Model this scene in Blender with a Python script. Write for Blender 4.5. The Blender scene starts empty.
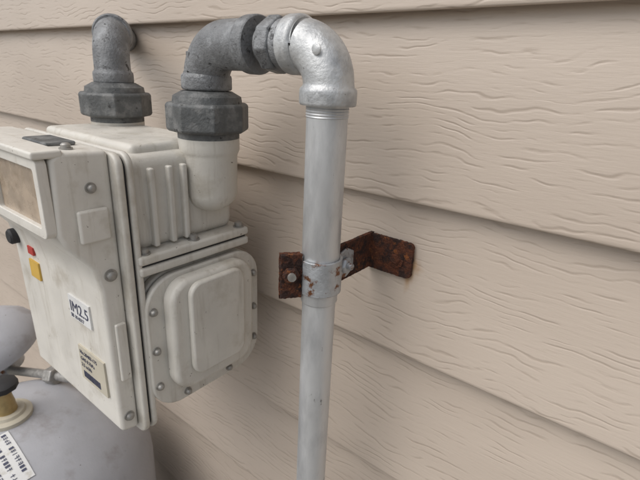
import bpy, bmesh, math, random
from mathutils import Vector, Matrix
random.seed(4)
S=bpy.context.scene
S.view_settings.view_transform='Standard'; S.view_settings.look='None'; S.view_settings.exposure=0

# ---------------------------------------------------------------- materials
def mat(name, col, rough=.6, metal=0., var=.12, nscale=30., bump=.1, bscale=200., bdist=.001,
        grime=None, gscale=12., glo=.55, ghi=.72, stretch=(1,1,1), fleck=None, flo=.62, fhi=.66, fscale=60., dirt=None):
    m=bpy.data.materials.new(name); m.use_nodes=True
    n=m.node_tree.nodes; l=m.node_tree.links; b=n['Principled BSDF']
    tc=n.new('ShaderNodeTexCoord'); mp=n.new('ShaderNodeMapping'); mp.inputs['Scale'].default_value=stretch
    l.new(tc.outputs['Object'],mp.inputs[0])
    def noise(s,d=4,r=.6,v=None):
        t=n.new('ShaderNodeTexNoise'); t.inputs['Scale'].default_value=s; t.inputs['Detail'].default_value=d
        t.inputs['Roughness'].default_value=r; l.new(v or mp.outputs[0],t.inputs['Vector']); return t
    a=noise(nscale)
    r=n.new('ShaderNodeMapRange'); r.inputs[1].default_value=.3; r.inputs[2].default_value=.7
    r.inputs[3].default_value=1-var; r.inputs[4].default_value=1+var; l.new(a.outputs[0],r.inputs[0])
    mul=n.new('ShaderNodeVectorMath'); mul.operation='SCALE'; mul.inputs[0].default_value=col
    l.new(r.outputs[0],mul.inputs['Scale'])
    out=mul.outputs[0]
    def layer(out,c,s,lo,hi,amt=1.,v=None):
        g=noise(s,5,.65,v); rr=n.new('ShaderNodeMapRange'); rr.inputs[1].default_value=lo; rr.inputs[2].default_value=hi
        rr.inputs[4].default_value=amt
        l.new(g.outputs[0],rr.inputs[0]); mx=n.new('ShaderNodeMix'); mx.data_type='RGBA'
        l.new(rr.outputs[0],mx.inputs[0]); l.new(out,mx.inputs[6]); mx.inputs[7].default_value=(*c,1); return mx.outputs[2]
    if grime: out=layer(out,grime,gscale,glo,ghi)
    if dirt:   # rain streaks running down vertical faces
        m2=n.new('ShaderNodeMapping'); m2.inputs['Scale'].default_value=(1,1,.10); l.new(tc.outputs['Object'],m2.inputs[0])
        out=layer(out,dirt,95,.54,.80,.75,m2.outputs[0])
    if fleck: out=layer(out,fleck,fscale,flo,fhi)
    l.new(out,b.inputs['Base Color'])
    b.inputs['Metallic'].default_value=metal
    rr=n.new('ShaderNodeMapRange'); rr.inputs[1].default_value=.3; rr.inputs[2].default_value=.7
    rr.inputs[3].default_value=max(.05,rough-.10); rr.inputs[4].default_value=min(1,rough+.14); l.new(a.outputs[0],rr.inputs[0]); l.new(rr.outputs[0],b.inputs['Roughness'])
    bn=noise(bscale,3); bp=n.new('ShaderNodeBump'); bp.inputs['Strength'].default_value=bump; bp.inputs['Distance'].default_value=bdist
    l.new(bn.outputs[0],bp.inputs['Height']); l.new(bp.outputs[0],b.inputs['Normal'])
    return m
M_paint=mat('meter_paint',(.61,.585,.53),.42,0,.06,25,.35,450,.0007,grime=(.42,.38,.31),gscale=22,glo=.54,ghi=.8,fleck=(.16,.13,.10),flo=.685,fhi=.72,fscale=130,dirt=(.36,.32,.26))
M_cover=mat('cover_paint',(.67,.645,.59),.40,0,.05,30,.25,400,.0006,grime=(.47,.43,.36),gscale=25,glo=.56,ghi=.8,fleck=(.16,.13,.10),flo=.685,fhi=.72,fscale=150,dirt=(.42,.38,.31))
M_iron=mat('malleable_iron',(.19,.195,.20),.58,.35,.25,60,.7,350,.0014,grime=(.32,.33,.34),gscale=50,glo=.48,ghi=.68,fleck=(.07,.07,.072),flo=.60,fhi=.66,fscale=110)
M_nut=mat('union_iron',(.12,.125,.125),.58,.35,.2,60,.6,350,.0012,grime=(.22,.22,.215),gscale=60,glo=.48,ghi=.68,fleck=(.05,.05,.05),flo=.62,fhi=.68,fscale=130)
M_galv=mat('galvanised',(.60,.61,.615),.40,.5,.07,50,.3,260,.0006,grime=(.41,.42,.43),gscale=34,glo=.46,ghi=.72,stretch=(1,1,.30),fleck=(.26,.26,.26),flo=.67,fhi=.71,fscale=190)
M_elbow=mat('galvanised_elbow',(.54,.55,.55),.44,.5,.10,70,.55,220,.0013,grime=(.33,.34,.35),gscale=38,glo=.46,ghi=.68,fleck=(.13,.13,.13),flo=.65,fhi=.71,fscale=150)
M_rust=mat('rust',(.105,.032,.013),.9,0,.5,160,1.,500,.004,grime=(.032,.013,.009),gscale=90,glo=.44,ghi=.57,fleck=(.26,.085,.022),flo=.58,fhi=.68,fscale=170)
M_zinc=mat('zinc_worn',(.44,.46,.48),.38,.6,.15,90,.5,400,.001,grime=(.17,.07,.03),gscale=80,glo=.55,ghi=.63)
M_bolt=mat('zinc_bolt',(.36,.35,.33),.45,.7,.2,200)
M_dark=mat('black_rubber',(.02,.02,.022),.6,0,.2)
M_white=mat('white_label',(.70,.70,.69),.5,0,.05,grime=(.5,.48,.42),gscale=60)
M_red=mat('red_label',(.42,.04,.03),.5,0,.1)
M_yel=mat('yellow_label',(.58,.37,.07),.5,0,.1)
M_ink=mat('ink',(.06,.065,.11),.6,0,.1)
M_brown=mat('aged_window',(.40,.32,.24),.25,0,.2,50,.1,300,.0005,grime=(.24,.18,.12),gscale=45,glo=.5,ghi=.75)
M_cyl=mat('cylinder_paint',(.40,.405,.43),.5,0,.07,18,.25,300,.0007,grime=(.27,.25,.25),gscale=20,glo=.56,ghi=.8,fleck=(.2,.18,.17),flo=.68,fhi=.72,fscale=100)
M_brass=mat('brass',(.42,.32,.16),.4,.8,.2,80)
M_cream=mat('cream_cap',(.50,.46,.37),.5,0,.1)
M_conc=mat('concrete',(.34,.33,.31),.9,0,.2,15,.8,120,.003)
M_soil=mat('gravel_ground',(.25,.235,.21),.95,0,.35,60,1.,90,.01,grime=(.13,.12,.1),gscale=35)

def siding_mat():
    m=bpy.data.materials.new('embossed_siding'); m.use_nodes=True
    n=m.node_tree.nodes; l=m.node_tree.links; b=n['Principled BSDF']
    tc=n.new('ShaderNodeTexCoord')
    def mp(s,loc=(0,0,0)):
        q=n.new('ShaderNodeMapping'); q.inputs['Scale'].default_value=s; q.inputs['Location'].default_value=loc
        l.new(tc.outputs['Object'],q.inputs[0]); return q.outputs[0]
    def noise(v,s,d,r=.5,dist=0):
        t=n.new('ShaderNodeTexNoise'); t.inputs['Scale'].default_value=s; t.inputs['Detail'].default_value=d
        t.inputs['Roughness'].default_value=r; t.inputs['Distortion'].default_value=dist; l.new(v,t.inputs['Vector']); return t.outputs[0]
    def mr(v,a,b_,c,d):
        r=n.new('ShaderNodeMapRange'); r.interpolation_type='SMOOTHSTEP'
        for i,x in enumerate((a,b_,c,d)): r.inputs[i+1].default_value=x
        l.new(v,r.inputs[0]); return r.outputs[0]
    def mth(op,a,b_=None):
        q=n.new('ShaderNodeMath'); q.operation=op
        for i,x in enumerate((a,b_)):
            if x is None: continue
            if isinstance(x,(int,float)): q.inputs[i].default_value=x
            else: l.new(x,q.inputs[i])
        return q.outputs[0]
    sx=n.new('ShaderNodeSeparateXYZ'); l.new(tc.outputs['Object'],sx.inputs[0])
    f=noise(mp((9,1,13)),1.,3,.5)
    ph=mth('ADD',mth('MULTIPLY',sx.outputs[2],135.),mth('MULTIPLY',f,7.))
    saw=mth('FRACT',ph)
    groove=mr(mth('ABSOLUTE',mth('SUBTRACT',saw,.5)),0,.24,0,1)
    brk=mr(noise(mp((28,1,110),(3,0,1)),1.,3),.42,.66,0,1)
    g1=mth('SUBTRACT',1.,mth('MULTIPLY',mth('SUBTRACT',1.,groove),brk))
    fine=noise(mp((45,1,420)),1.,3,.65)
    h=mth('ADD',g1,mth('MULTIPLY',fine,.6))
    bp=n.new('ShaderNodeBump'); bp.inputs['Strength'].default_value=.42; bp.inputs['Distance'].default_value=.0008
    l.new(h,bp.inputs['Height']); l.new(bp.outputs[0],b.inputs['Normal'])
    big=noise(mp((2,2,5)),1.,3,.6)
    mx=n.new('ShaderNodeMix'); mx.data_type='RGBA'; l.new(mr(big,.3,.7,0,1),mx.inputs[0])
    mx.inputs[6].default_value=(.475,.400,.332,1); mx.inputs[7].default_value=(.54,.460,.385,1)
    mx2=n.new('ShaderNodeMix'); mx2.data_type='RGBA'; mx2.blend_type='MULTIPLY'
    l.new(mth('MULTIPLY',mth('SUBTRACT',1.,g1),.34),mx2.inputs[0]); l.new(mx.outputs[2],mx2.inputs[6]); mx2.inputs[7].default_value=(.55,.50,.45,1)
    dx=mth('ABSOLUTE',mth('ADD',sx.outputs[0],.190)); dz=mth('ABSOLUTE',mth('ADD',sx.outputs[2],.180))
    st=mth('ADD',mth('MULTIPLY',dx,75.),mth('MULTIPLY',dz,42.))
    st=mth('ADD',st,mth('MULTIPLY',noise(mp((140,1,80)),1.,4,.6),1.4))
    sm=mr(st,.85,2.1,.85,0)
    mx3=n.new('ShaderNodeMix'); mx3.data_type='RGBA'; l.new(sm,mx3.inputs[0]); l.new(mx2.outputs[2],mx3.inputs[6]); mx3.inputs[7].default_value=(.40,.23,.10,1)
    l.new(mx3.outputs[2],b.inputs['Base Color'])
    b.inputs['Roughness'].default_value=.42
    return m
M_siding=siding_mat()

# ---------------------------------------------------------------- helpers
def empty(name,loc=(0,0,0)):
    e=bpy.data.objects.new(name,None); S.collection.objects.link(e); e.location=loc; e.empty_display_size=.05; return e
def finish(me,name,m,par,smooth=True,bevel=0,segs=3,ang=35):
    o=bpy.data.objects.new(name,me); S.collection.objects.link(o)
    if m: me.materials.append(m)
    if par: o.parent=par
    if smooth:
        for p in me.polygons: p.use_smooth=True
    if bevel:
        b=o.modifiers.new('b','BEVEL'); b.width=bevel; b.segments=segs; b.limit_method='ANGLE'; b.angle_limit=math.radians(ang); b.harden_normals=False
        w=o.modifiers.new('w','WEIGHTED_NORMAL'); w.keep_sharp=False
    elif smooth:
        try:
            me.set_sharp_from_angle(angle=math.radians(40))
        except Exception: pass
    return o
def box(name,x0,x1,y0,y1,z0,z1,m,par,bevel=.003,segs=3):
    bm=bmesh.new(); bmesh.ops.create_cube(bm,size=1)
    for v in bm.verts:
        v.co=Vector((x0 if v.co.x<0 else x1, y0 if v.co.y<0 else y1, z0 if v.co.z<0 else z1))
    me=bpy.data.meshes.new(name); bm.to_mesh(me); bm.free(); return finish(me,name,m,par,True,bevel,segs)
def prism(name,pts,axis,a0,a1,m,par,bevel=.002,segs=3):
    def P(p,a):
        return {'x':(a,p[0],p[1]),'y':(p[0],a,p[1]),'z':(p[0],p[1],a)}[axis]
    bm=bmesh.new(); A=[bm.verts.new(P(p,a0)) for p in pts]; B=[bm.verts.new(P(p,a1)) for p in pts]; n=len(pts)
    bm.faces.new(A); bm.faces.new(B[::-1])
    for i in range(n): bm.faces.new((A[i],B[i],B[(i+1)%n],A[(i+1)%n]))
    bmesh.ops.recalc_face_normals(bm,faces=bm.faces)
    me=bpy.data.meshes.new(name); bm.to_mesh(me); bm.free(); return finish(me,name,m,par,True,bevel,segs)
def rrect(a0,a1,b0,b1,r,n=8):
    pts=[]
    for cx,cy,s in ((a1-r,b1-r,0),(a0+r,b1-r,90),(a0+r,b0+r,180),(a1-r,b0+r,270)):
        for i in range(n+1):
            t=math.radians(s+90*i/n); pts.append((cx+r*math.cos(t),cy+r*math.sin(t)))
    return pts
def frame_from(d):
    d=Vector(d).normalized(); up=Vector((0,0,1)) if abs(d.z)<.9 else Vector((0,1,0))
    a=d.cross(up).normalized(); b=d.cross(a).normalized(); return d,a,b
def lathe(name,org,axis,prof,m,par,n=48,bevel=0,jit=0):
    d,a,b=frame_from(axis); org=Vector(org); bm=bmesh.new(); rings=[]
    for s,r in prof:
        rings.append([bm.verts.new(org+d*s+(a*math.cos(2*math.pi*k/n)+b*math.sin(2*math.pi*k/n))*max(r,1e-5)*(1+random.uniform(-jit,jit))) for k in range(n)])
    for i in range(len(rings)-1):
        for k in range(n): bm.faces.new((rings[i][k],rings[i][(k+1)%n],rings[i+1][(k+1)%n],rings[i+1][k]))
    bm.faces.new(rings[0]); bm.faces.new(rings[-1])
    bmesh.ops.recalc_face_normals(bm,faces=bm.faces)
    me=bpy.data.meshes.new(name); bm.to_mesh(me); bm.free(); return finish(me,name,m,par,True,bevel)
def sweep(name,path,rad,m,par,n=36):
    path=[Vector(p) for p in path]; bm=bmesh.new(); rings=[]; a=None
    for i,p in enumerate(path):
        t=(path[min(i+1,len(path)-1)]-path[max(i-1,0)]).normalized()
        if a is None: _,a,_b=frame_from(t)
        a=(a-t*a.dot(t)).normalized(); b=t.cross(a)
        r=rad[i] if isinstance(rad,(list,tuple)) else rad
        rings.append([bm.verts.new(p+(a*math.cos(2*math.pi*k/n)+b*math.sin(2*math.pi*k/n))*r) for k in range(n)])
    for i in range(len(rings)-1):
        for k in range(n): bm.faces.new((rings[i][k],rings[i][(k+1)%n],rings[i+1][(k+1)%n],rings[i+1][k]))
    bm.faces.new(rings[0]); bm.faces.new(rings[-1]); bmesh.ops.recalc_face_normals(bm,faces=bm.faces)
    me=bpy.data.meshes.new(name); bm.to_mesh(me); bm.free(); return finish(me,name,m,par)
def hexnut(name,org,axis,R,h,m,par,sides=6,ch=.002,rot=0,bev=.0012):
    d,a,b=frame_from(axis); org=Vector(org); bm=bmesh.new()
    def ring(s,r): return [bm.verts.new(org+d*s+(a*math.cos(2*math.pi*k/sides+rot)+b*math.sin(2*math.pi*k/sides+rot))*r) for k in range(sides)]
    R_=[ring(0,R-ch),ring(ch,R),ring(h-ch,R),ring(h,R-ch)]
    for i in range(3):
        for k in range(sides): bm.faces.new((R_[i][k],R_[i][(k+1)%sides],R_[i+1][(k+1)%sides],R_[i+1][k]))
    bm.faces.new(R_[0]); bm.faces.new(R_[3]); bmesh.ops.recalc_face_normals(bm,faces=bm.faces)
    me=bpy.data.meshes.new(name); bm.to_mesh(me); bm.free(); return finish(me,name,m,par,True,bev,2,25)
def elbow(name,corner,d1,d2,R,r,bead,blen,m,par,leg1=.0,leg2=.0):
    c=Vector(corner); d1=Vector(d1).normalized(); d2=Vector(d2).normalized()
    def leg(d,L,rev):
        s=[(R+L,bead*.95),(R+L-.001,bead*.99),(R+L-.002,bead),(R+L-blen+.002,bead),(R+L-blen,bead*.985),(R+L-blen-.002,r*1.02),(R+L-blen-.004,r)]
        pts=[(c+d*x,q) for x,q in s]
        return pts if not rev else pts[::-1]
    seq=leg(d1,leg1,False)
    cen=c+d1*R+d2*R
    for i in range(1,16):
        t=math.pi/2*i/16; seq.append((cen-d2*R*math.cos(t)-d1*R*math.sin(t),r))
    seq+=leg(d2,leg2,True)
    return sweep(name,[p for p,_ in seq],[q for _,q in seq],m,par,48)

# ---------------------------------------------------------------- wall
D=.385; E=.1655; Z0=.053
wall=empty('house_siding_wall')
def build_boards():
    from mathutils import noise as N
    zs=[Z0+E*k for k in range(9,-8,-1)]
    X0,X1,nx=-4.,2.2,420
    bm=bmesh.new()
    prof=[]
    for z in zs:
        prof+= [(D+.0165,z+E+.001,0),(D+.0100,z+E*.75,1),(D+.0066,z+E*.5,1),(D+.0032,z+E*.25,1),(D+.0004,z+.004,1),(D+.0003,z+.0016,1),(D+.0012,z+.0004,1),(D+.003,z,1),(D+.0168,z+.0030,0)]
    cols=[]
    for i in range(nx+1):
        x=X0+(X1-X0)*i/nx; col=[]
        for j,(y,z,w) in enumerate(prof):
            row=j//9
            dy=N.noise(Vector((x*3.1,row*7.3,z*6)))*.0008*w; dz=N.noise(Vector((x*2.3,row*3.7,5)))*.0012
            col.append(bm.verts.new((x,y+dy,z+dz)))
        cols.append(col)
    for i in range(nx):
        for j in range(len(prof)-1): bm.faces.new((cols[i][j],cols[i][j+1],cols[i+1][j+1],cols[i+1][j]))
    bmesh.ops.recalc_face_normals(bm,faces=bm.faces)
    me=bpy.data.meshes.new('boards'); bm.to_mesh(me); bm.free()
    o=finish(me,'lap_boards',M_siding,wall); 
    me.set_sharp_from_angle(angle=math.radians(50))
    return zs[-1]
zb=build_boards()
box('foundation',-4,2.2,D+.03,D+.2,-1.30,zb-.004,M_conc,wall,.004)
box('sheathing',-4,2.2,D+.03,D+.2,zb,Z0+E*10,M_conc,wall,0)

bm=bmesh.new(); bmesh.ops.create_grid(bm,x_segments=4,y_segments=4,size=60)
me=bpy.data.meshes.new('ground'); bm.to_mesh(me); bm.free(); g=finish(me,'ground',M_soil,None); g.location=(0,0,-1.3)

# ---------------------------------------------------------------- gas pipe
PX,PY,PZ=-.2355,.305,.0205
RX=-.388; LX=-.566
BZ=-.172
pipe=empty('gas_pipe')
lathe('vertical_pipe',(PX,PY,-1.3),(0,0,1),[(0,.0156),(1.3+BZ-.028,.0156)],M_galv,pipe,64)
lathe('vertical_pipe_upper',(PX,PY,BZ-.028),(0,0,1),[(0,.0158),(.0006,.0166),(.0016,.0171),(-BZ+.028-.012,.0171)],M_galv,pipe,64)
tp=[(0,.0172)]
for k in range(5): tp+=[(.0006+k*.0022,.0178),(.0016+k*.0022,.0172)]
lathe('pipe_thread',(PX,PY,-.034),(0,0,1),tp,M_galv,pipe,48)
elbow('white_elbow',(PX,PY,PZ),(-1,0,0),(0,0,-1),.030,.0205,.0233,.0125,M_elbow,pipe,.010,.015)
lathe('casting_mark',(PX+.002,PY-.0192,PZ-.004),(0,-1,0),[(0,.0042),(.0007,.0042),(.0011,.0036)],M_elbow,pipe,20)
lathe('nipple',(PX-.070,PY,PZ),(1,0,0),[(0,.0165),(.04,.0165)],M_iron,pipe,48)
hexnut('coupling',(PX-.064,PY,PZ),(1,0,0),.0235,.015,M_iron,pipe,8,.002,.2)
lathe('coupling_ring',(PX-.049,PY,PZ),(1,0,0),[(0,.019),(.001,.0205),(.008,.0205),(.009,.019)],M_iron,pipe,48)
elbow('grey_elbow',(RX,PY,PZ),(1,0,0),(0,0,-1),.034,.0220,.0246,.013,M_iron,pipe,.042,.007)
lathe('union_neck',(RX,PY,-.036),(0,0,1),[(0,.0185),(.05,.0185)],M_iron,pipe,48)
def union(x,nm):
    lathe(nm+'_collar',(x,PY,-.0335),(0,0,1),[(0,.033),(.001,.0345),(.007,.0335),(.0095,.029),(.012,.0245)],M_nut,pipe,48)
    hexnut(nm+'_nut',(x,PY,-.0605),(0,0,1),.0415,.028,M_nut,pipe,8,.0025,.25)
    lathe(nm+'_base_ring',(x,PY,-.067),(0,0,1),[(0,.031),(.0065,.031)],M_nut,pipe,48)
union(RX,'outlet_union'); union(LX,'inlet_union')
lathe('inlet_neck',(LX,PY,-.036),(0,0,1),[(0,.0185),(.02,.0185)],M_iron,pipe,48)
dI=Vector((-.80,.60,0))
elbow('inlet_elbow',(LX,PY,.034),(0,0,-1),dI,.034,.0205,.0230,.012,M_iron,pipe,.022,.0)
lathe('inlet_stub',Vector((LX,PY,.034))+dI*.02,dI,[(0,.0165),(.13,.0165)],M_iron,pipe,40)

# ---------------------------------------------------------------- bracket
br=empty('pipe_bracket')
def roughen(o,amt,sub=2,seed=0):
    from mathutils import noise as N
    bm=bmesh.new(); bm.from_mesh(o.data)
    for _ in range(8):
        e=[x for x in bm.edges if x.calc_length()>.0022]
        if not e or len(bm.verts)>9000: break
        bmesh.ops.subdivide_edges(bm,edges=e,cuts=1,use_grid_fill=True)
    bmesh.ops.triangulate(bm,faces=bm.faces)
    bm.normal_update()
    for v in bm.verts:
        q=v.co*420+Vector((seed,0,0)); v.co+=v.normal*amt*(N.noise(q)+.5*N.noise(q*2.3))
    bm.to_mesh(o.data); bm.free()
    o.modifiers.clear()
    for p in o.data.polygons: p.use_smooth=True
    o.data.set_sharp_from_angle(angle=math.radians(55))
def band(name,r0,r1,z0,z1,a0,a1,m,n=40):
    pts=[]
    for i in range(n+1):
        t=math.radians(a0+(a1-a0)*i/n); pts.append((PX+r1*math.cos(t),PY+r1*math.sin(t)))
    for i in range(n,-1,-1):
        t=math.radians(a0+(a1-a0)*i/n); pts.append((PX+r0*math.cos(t),PY+r0*math.sin(t)))
    return prism(name,pts,'z',z0,z1,m,br,.0006,2)
A=244
band('clamp_band',.0172,.0200,BZ-.0165,BZ+.0160,A+12-360,A-12,M_zinc)
def oriented(name,cx,cy,ang,L0,L1,T0,T1,z0,z1,m,bev=.0008):
    c,s=math.cos(math.radians(ang)),math.sin(math.radians(ang))
    pts=[(cx+c*u-s*v,cy+s*u+c*v) for u,v in ((L0,T0),(L1,T0),(L1,T1),(L0,T1))]
    return prism(name,pts,'z',z0,z1,m,br,bev,2)
# lugs standing off the front-left of the band, bolted through
A2=232
c,s=math.cos(math.radians(A2)),math.sin(math.radians(A2))
ox,oy=PX-.0030,PY-.0035
for nm,t0,t1,za,zb2,k in (('lug_a',.0024,.0062,-.021,.021,1),('lug_b',-.0062,-.0024,-.025,.019,2)):
    o=oriented(nm,ox,oy,A2,.0135,.0325,t0,t1,BZ+za,BZ+zb2,M_rust,0); roughen(o,.0009,2,k*9)
lx,ly=ox+c*.024,oy+s*.024
lathe('lug_bolt',(lx+s*.0150,ly-c*.0150,BZ+.003),(-s,c,0),[(0,.0038),(.030,.0038)],M_bolt,br,20,0,.03)
hexnut('lug_bolt_head',(lx+s*.0064,ly-c*.0064,BZ+.003),(s,-c,0),.0082,.0052,M_rust,br)
hexnut('lug_nut',(lx-s*.0064,ly+c*.0064,BZ+.003),(-s,c,0),.0082,.0060,M_rust,br)
def ears(nm,x0,x1,flare,m):
    pts=[(PY+.016,BZ-.0155),(PY+.024,BZ-.0125),(PY+.036,BZ-.0125-flare),(PY+.047,BZ-.009),(PY+.047,BZ+.010),(PY+.036,BZ+.0135+flare),(PY+.024,BZ+.0125),(PY+.016,BZ+.0150)]
    return prism(nm,pts,'x',x0,x1,m,br,.0008,2)
ears('rear_tab_a',PX-.0044,PX-.0018,.001,M_zinc)
o=box('arm',PX-.0016,PX+.0020,PY+.019,D+.0065,BZ-.0185,BZ+.0195,M_rust,br,0); roughen(o,.0006,2,31)
ears('rear_tab_b',PX+.0022,PX+.0048,.002,M_zinc)
hexnut('rear_nut',(PX+.0048,PY+.031,BZ),(1,0,0),.0085,.0055,M_zinc,br)
lathe('rear_bolt',(PX+.008,PY+.031,BZ),(1,0,0),[(0,.0036),(.0055,.0036),(.0065,.0028)],M_zinc,br,20)
o=prism('foot',rrect(PX-.0016,PX+.0500,BZ-.0190,BZ+.0185,.005,5),'y',D+.0020,D+.0060,M_rust,br,0); roughen(o,.0006,2,57)
hexnut('foot_screw',(PX+.032,D+.0020,BZ-.001),(0,-1,0),.0065,.0035,M_rust,br)
lathe('foot_washer',(PX+.032,D+.0026,BZ-.001),(0,-1,0),[(0,.0095),(.0018,.0095)],M_rust,br,24,0,.03)

# ---------------------------------------------------------------- gas meter
mt=empty('gas_meter')
box('upper_case',-.60,-.390,.212,.338,-.172,-.078,M_paint,mt,.012,5)
box('top_bridge',-.585,-.402,.225,.325,-.085,-.070,M_paint,mt,.006,4)
for x,nm in ((RX,'outlet'),(LX,'inlet')):
    prof=[(0,.0001),(.002,.010),(.006,.0185),(.012,.0245),(.020,.0275),(.060,.0285),(.063,.0295),(.066,.031),(.078,.031)]
    lathe(nm+'_boss',(x,PY,-.145),(0,0,1),prof,M_paint,mt,56)
for y in (.232,.252,.268):
    box('side_rib',-.394,-.384,y,y+.006,-.168,-.090,M_paint,mt,.002)
box('flange_upper',-.61,-.374,.208,.346,-.1795,-.170,M_paint,mt,.003)
box('flange_gasket',-.607,-.3775,.211,.343,-.1818,-.1793,M_dark,mt,0)
box('flange_lower',-.61,-.374,.208,.346,-.191,-.1817,M_paint,mt,.003)
box('lower_case',-.60,-.394,.215,.338,-.350,-.190,M_paint,mt,.012,5)
prism('side_plate',rrect(.209,.360,-.352,-.196,.036),'x',-.394,-.385,M_paint,mt,.0025)
prism('side_plate_gasket',rrect(.212,.357,-.349,-.199,.034),'x',-.385,-.3825,M_dark,mt,0)
prism('side_cover',rrect(.209,.360,-.352,-.196,.036),'x',-.3825,-.374,M_paint,mt,.0025)
prism('side_bulge',rrect(.228,.338,-.330,-.200,.024),'x',-.377,-.358,M_paint,mt,.006,4)
prism('side_bulge_step',rrect(.246,.318,-.312,-.204,.014),'x',-.359,-.351,M_paint,mt,.003,4)
def screw(nm,p,d,r=.0048):
    lathe(nm+'_washer',p,d,[(0,r*1.35),(.0012,r*1.35)],M_bolt,mt,24)
    q=Vector(p)+Vector(d)*.0012
    lathe(nm,q,d,[(0,r),(.0025,r),(.0038,r*.7),(.0042,r*.3)],M_bolt,mt,24)
for y,z in ((.2165,-.23),(.2165,-.275),(.2165,-.318),(.351,-.23),(.351,-.275),(.351,-.318),(.25,-.343),(.31,-.343)):
    screw('cover_bolt',(-.374,y,z),(1,0,0),.0034)
for x,y in ((-.382,.2175),(-.382,.337),(-.382,.275),(-.60,.2175)):
    lathe('flange_bolt',(x,y,-.170),(0,0,1),[(0,.0062),(.0012,.0062),(.0013,.0045),(.005,.0045),(.006,.003)],M_bolt,mt,24)
P=[(.197,-.070),(.156,-.068),(.149,-.073),(.1465,-.138),(.152,-.150),(.172,-.176),(.176,-.200),(.178,-.362),(.197,-.366)]
prism('register_housing',P,'x',-.592,-.388,M_cover,mt,.0045,4)
prism('register_flange',rrect(-.600,-.377,-.372,-.072,.012),'y',.197,.204,M_paint,mt,.0025)
prism('register_gasket',rrect(-.5965,-.3805,-.3685,-.0755,.011),'y',.204,.2065,M_dark,mt,0)
prism('body_flange',rrect(-.600,-.377,-.372,-.072,.012),'y',.2065,.213,M_paint,mt,.0025)
def ring_prism(nm,o,i,y0,y1,m):
    bm=bmesh.new(); 
    vo0=[bm.verts.new((p[0],y0,p[1])) for p in o]; vi0=[bm.verts.new((p[0],y0,p[1])) for p in i]
    vo1=[bm.verts.new((p[0],y1,p[1])) for p in o]; vi1=[bm.verts.new((p[0],y1,p[1])) for p in i]; n=len(o)
    for k in range(n):
        j=(k+1)%n
        bm.faces.new((vo0[k],vo0[j],vi0[j],vi0[k])); bm.faces.new((vo1[k],vo1[j],vi1[j],vi1[k]))
        bm.faces.new((vo0[k],vo0[j],vo1[j],vo1[k])); bm.faces.new((vi0[k],vi0[j],vi1[j],vi1[k]))
    bmesh.ops.recalc_face_normals(bm,faces=bm.faces)
    me=bpy.data.meshes.new(nm); bm.to_mesh(me); bm.free(); return finish(me,nm,m,mt,True,.001,2)
ring_prism('window_frame',rrect(-.500,-.390,-.139,-.072,.006,5),rrect(-.490,-.398,-.130,-.081,.003,5),.139,.1475,M_cover)
box('window_pane',-.492,-.396,.1432,.1465,-.132,-.079,M_brown,mt,0)
box('hood',-.510,-.388,.136,.160,-.0725,-.0660,M_cover,mt,.002)
box('top_pad',-.475,-.425,.162,.188,-.0695,-.0655,M_nut,mt,.002)
screw('hood_screw',(-.405,.170,-.0685),(0,0,1),.004)
screw('side_screw',(-.388,.178,-.100),(1,0,0),.0036)
screw('side_screw2',(-.388,.186,-.184),(1,0,0),.0045)
screw('side_screw3',(-.388,.187,-.345),(1,0,0),.0040)
box('side_latch',-.389,-.3835,.163,.190,-.148,-.118,M_cover,mt,.0025)
box('side_latch_low',-.389,-.3845,.183,.194,-.300,-.235,M_cover,mt,.002)
def label(nm,x0,x1,z0,z1,m,y=.1738):
    return box(nm,x0,x1,y,y+.004,z0,z1,m,mt,0)
label('white_sticker',-.462,-.418,-.250,-.224,M_white,.1745)
label('white_sticker_low',-.458,-.404,-.325,-.283,M_cream,.1752)
label('red_sticker',-.548,-.534,-.203,-.194,M_red,.1735)
label('yellow_sticker',-.552,-.528,-.232,-.211,M_yel,.1742)
def text(nm,s,x,z,size,y,m=M_ink):
    cu=bpy.data.curves.new(nm,'FONT'); cu.body=s; cu.size=size; cu.extrude=.0001; cu.resolution_u=4
    o=bpy.data.objects.new(nm,cu); S.collection.objects.link(o); o.location=(x,y,z); o.rotation_euler=(math.pi/2,0,0); o.parent=mt; cu.materials.append(m)
text('sticker_text','IM2.5',-.4595,-.2415,.0175,.1742)
text('sticker_text_small','SB 10-0317',-.4595,-.2485,.006,.1742)
for k,t in enumerate(['No.20483-175','GAS 0.7kPa','2.5 m3/h']): text('sticker_small_text',t,-.455,-.292-.008*k,.0062,.1749)
x=-.452
for k in range(20):
    w=random.choice([.0005,.0008,.0012]); box('barcode_bar',x,x+w,.1748,.1752,-.321,-.313,M_ink,mt,0); x+=w+random.choice([.0006,.0011])
lathe('reset_knob',(-.578,.178,-.19),(0,-1,0),[(0,.009),(.010,.009),(.012,.007)],M_dark,mt,24)
sweep('signal_cable',[(-.60,.19,-.10),(-.63,.17,-.11),(-.66,.18,-.14),(-.67,.2,-.2),(-.68,.24,-.3),(-.70,.3,-.4)],.004,M_dark,mt,16)

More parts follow.
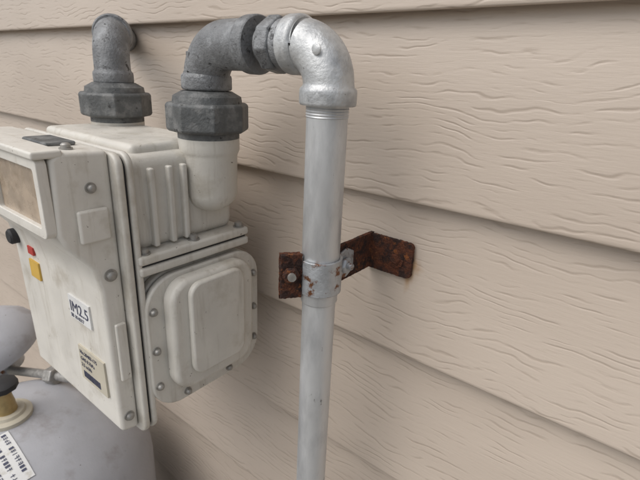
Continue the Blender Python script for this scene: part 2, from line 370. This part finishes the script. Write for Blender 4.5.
# ---------------------------------------------------------------- gas cylinder
cy=empty('gas_cylinder')
CX,CY=-.71,.156; CZ=-.64; CR=.20; CH=.13
prof=[(-1.28,.19),(-1.27,CR),(CZ,CR)]+[(CZ+CH*math.sin(math.radians(a)),CR*math.cos(math.radians(a))) for a in range(5,86,5)]
prof=[(z+1.28,r) for z,r in prof]
lathe('tank',(CX,CY,-1.28),(0,0,1),prof,M_cyl,cy,96)
lathe('foot_ring',(CX,CY,-1.30),(0,0,1),[(0,.15),(.04,.15)],M_cyl,cy,64)
lathe('neck_ring',(CX,CY,-.518),(0,0,1),[(0,.034),(.012,.034),(.014,.030),(.014,.026),(.018,.024)],M_cream,cy,48)
lathe('valve_body',(CX,CY,-.505),(0,0,1),[(0,.016),(.02,.014),(.03,.012),(.04,.012)],M_brass,cy,32)
lathe('valve_wheel',(CX,CY,-.462),(0,0,1),[(0,.020),(.002,.023),(.010,.023),(.013,.018)],M_dark,cy,10)
def dome(x,y,off):
    rr=((x-CX)**2+(y-CY)**2)/CR**2
    return CZ+CH*math.sqrt(max(0,1-rr))+off
def patch(nm,x0,x1,y0,y1,m,off,na=12,nb=8):
    bm=bmesh.new(); g=[]
    for i in range(na+1):
        row=[]
        for j in range(nb+1):
            x=x0+(x1-x0)*i/na; y=y0+(y1-y0)*j/nb
            row.append(bm.verts.new((x,y,dome(x,y,off))))
        g.append(row)
    for i in range(na):
        for j in range(nb): bm.faces.new((g[i][j],g[i+1][j],g[i+1][j+1],g[i][j+1]))
    bmesh.ops.recalc_face_normals(bm,faces=bm.faces)
    me=bpy.data.meshes.new(nm); bm.to_mesh(me); bm.free(); return finish(me,nm,m,cy)
patch('tank_label',-.675,-.590,.085,.145,M_white,.0012)
for row in range(4):
    yy=.140-row*.0135; x=-.671
    while x<-.597:
        for k in range(random.choice([2,3])):
            if random.random()<.6: patch('label_print',x,x+.0036,yy-.002*k-.0009,yy-.002*k,M_ink,.0020,1,1)
        patch('label_print',x+random.choice([0,.0025]),x+random.choice([.0032,.0036]),yy-.006,yy,M_ink,.0018,1,1) if random.random()<.4 else patch('label_print',x+.0012,x+.0021,yy-.006,yy,M_ink,.0018,1,1)
        x+=.0056 if random.random()<.85 else .010
# ---------------------------------------------------------------- regulator and outlet tube
rg=empty('gas_regulator')
lathe('regulator_bowl',(-.93,.215,-.53),(0,-.35,1),[(0,.04),(.01,.07),(.02,.084),(.03,.086),(.036,.086),(.05,.080),(.068,.062),(.082,.038),(.090,.012)],M_cyl,rg,64)
lathe('regulator_body',(-.93,.225,-.56),(0,-.35,1),[(0,.03),(.04,.03)],M_zinc,rg,32)
sweep('outlet_tube',[(-.90,.22,-.555),(-.82,.235,-.53),(-.76,.25,-.515),(-.70,.262,-.50),(-.64,.272,-.49)],.008,M_bolt,rg,20)
hexnut('outlet_nut',(-.78,.245,-.52),(.85,.2,.2),.017,.022,M_bolt,rg)
hexnut('outlet_nut2',(-.70,.262,-.50),(.9,.15,.2),.016,.028,M_brass,rg)
lathe('tee_valve',(-.66,.269,-.493),(0,0,1),[(0,.011),(.03,.011),(.032,.016),(.044,.016)],M_dark,rg,24)

# ---------------------------------------------------------------- light, world, camera
el,az=math.radians(52),math.radians(-112)
sd=Vector((math.cos(el)*math.cos(az),math.cos(el)*math.sin(az),math.sin(el)))
L=bpy.data.lights.new('sun','SUN'); L.energy=1.4; L.angle=math.radians(60); L.color=(1,.965,.92)
lo=bpy.data.objects.new('sun',L); S.collection.objects.link(lo); lo.rotation_euler=sd.to_track_quat('Z','Y').to_euler(); lo.location=(0,-3,5)
w=bpy.data.worlds.new('World'); S.world=w; w.use_nodes=True
n=w.node_tree.nodes; l=w.node_tree.links; bg=n['Background']
sk=n.new('ShaderNodeTexSky'); sk.sky_type='NISHITA'; sk.sun_disc=False; sk.sun_elevation=el; sk.sun_rotation=math.pi/2-az
sk.dust_density=3
hs=n.new('ShaderNodeHueSaturation'); hs.inputs['Saturation'].default_value=.35; l.new(sk.outputs[0],hs.inputs['Color'])
l.new(hs.outputs[0],bg.inputs[0]); bg.inputs[1].default_value=.15
cam=bpy.data.cameras.new('camera'); co=bpy.data.objects.new('camera',cam); S.collection.objects.link(co)
r=Vector((.7792,.6254,.0417)).normalized(); bk=Vector((.5769,-.7417,.3420)).normalized(); up=bk.cross(r).normalized(); r=up.cross(bk)
co.matrix_world=Matrix(((r.x,up.x,bk.x,0),(r.y,up.y,bk.y,0),(r.z,up.z,bk.z,0),(0,0,0,1)))
cam.lens=25.82; cam.sensor_width=36; cam.clip_start=.01; cam.clip_end=500
cam.dof.use_dof=True; cam.dof.focus_distance=.42; cam.dof.aperture_fstop=14
S.camera=co
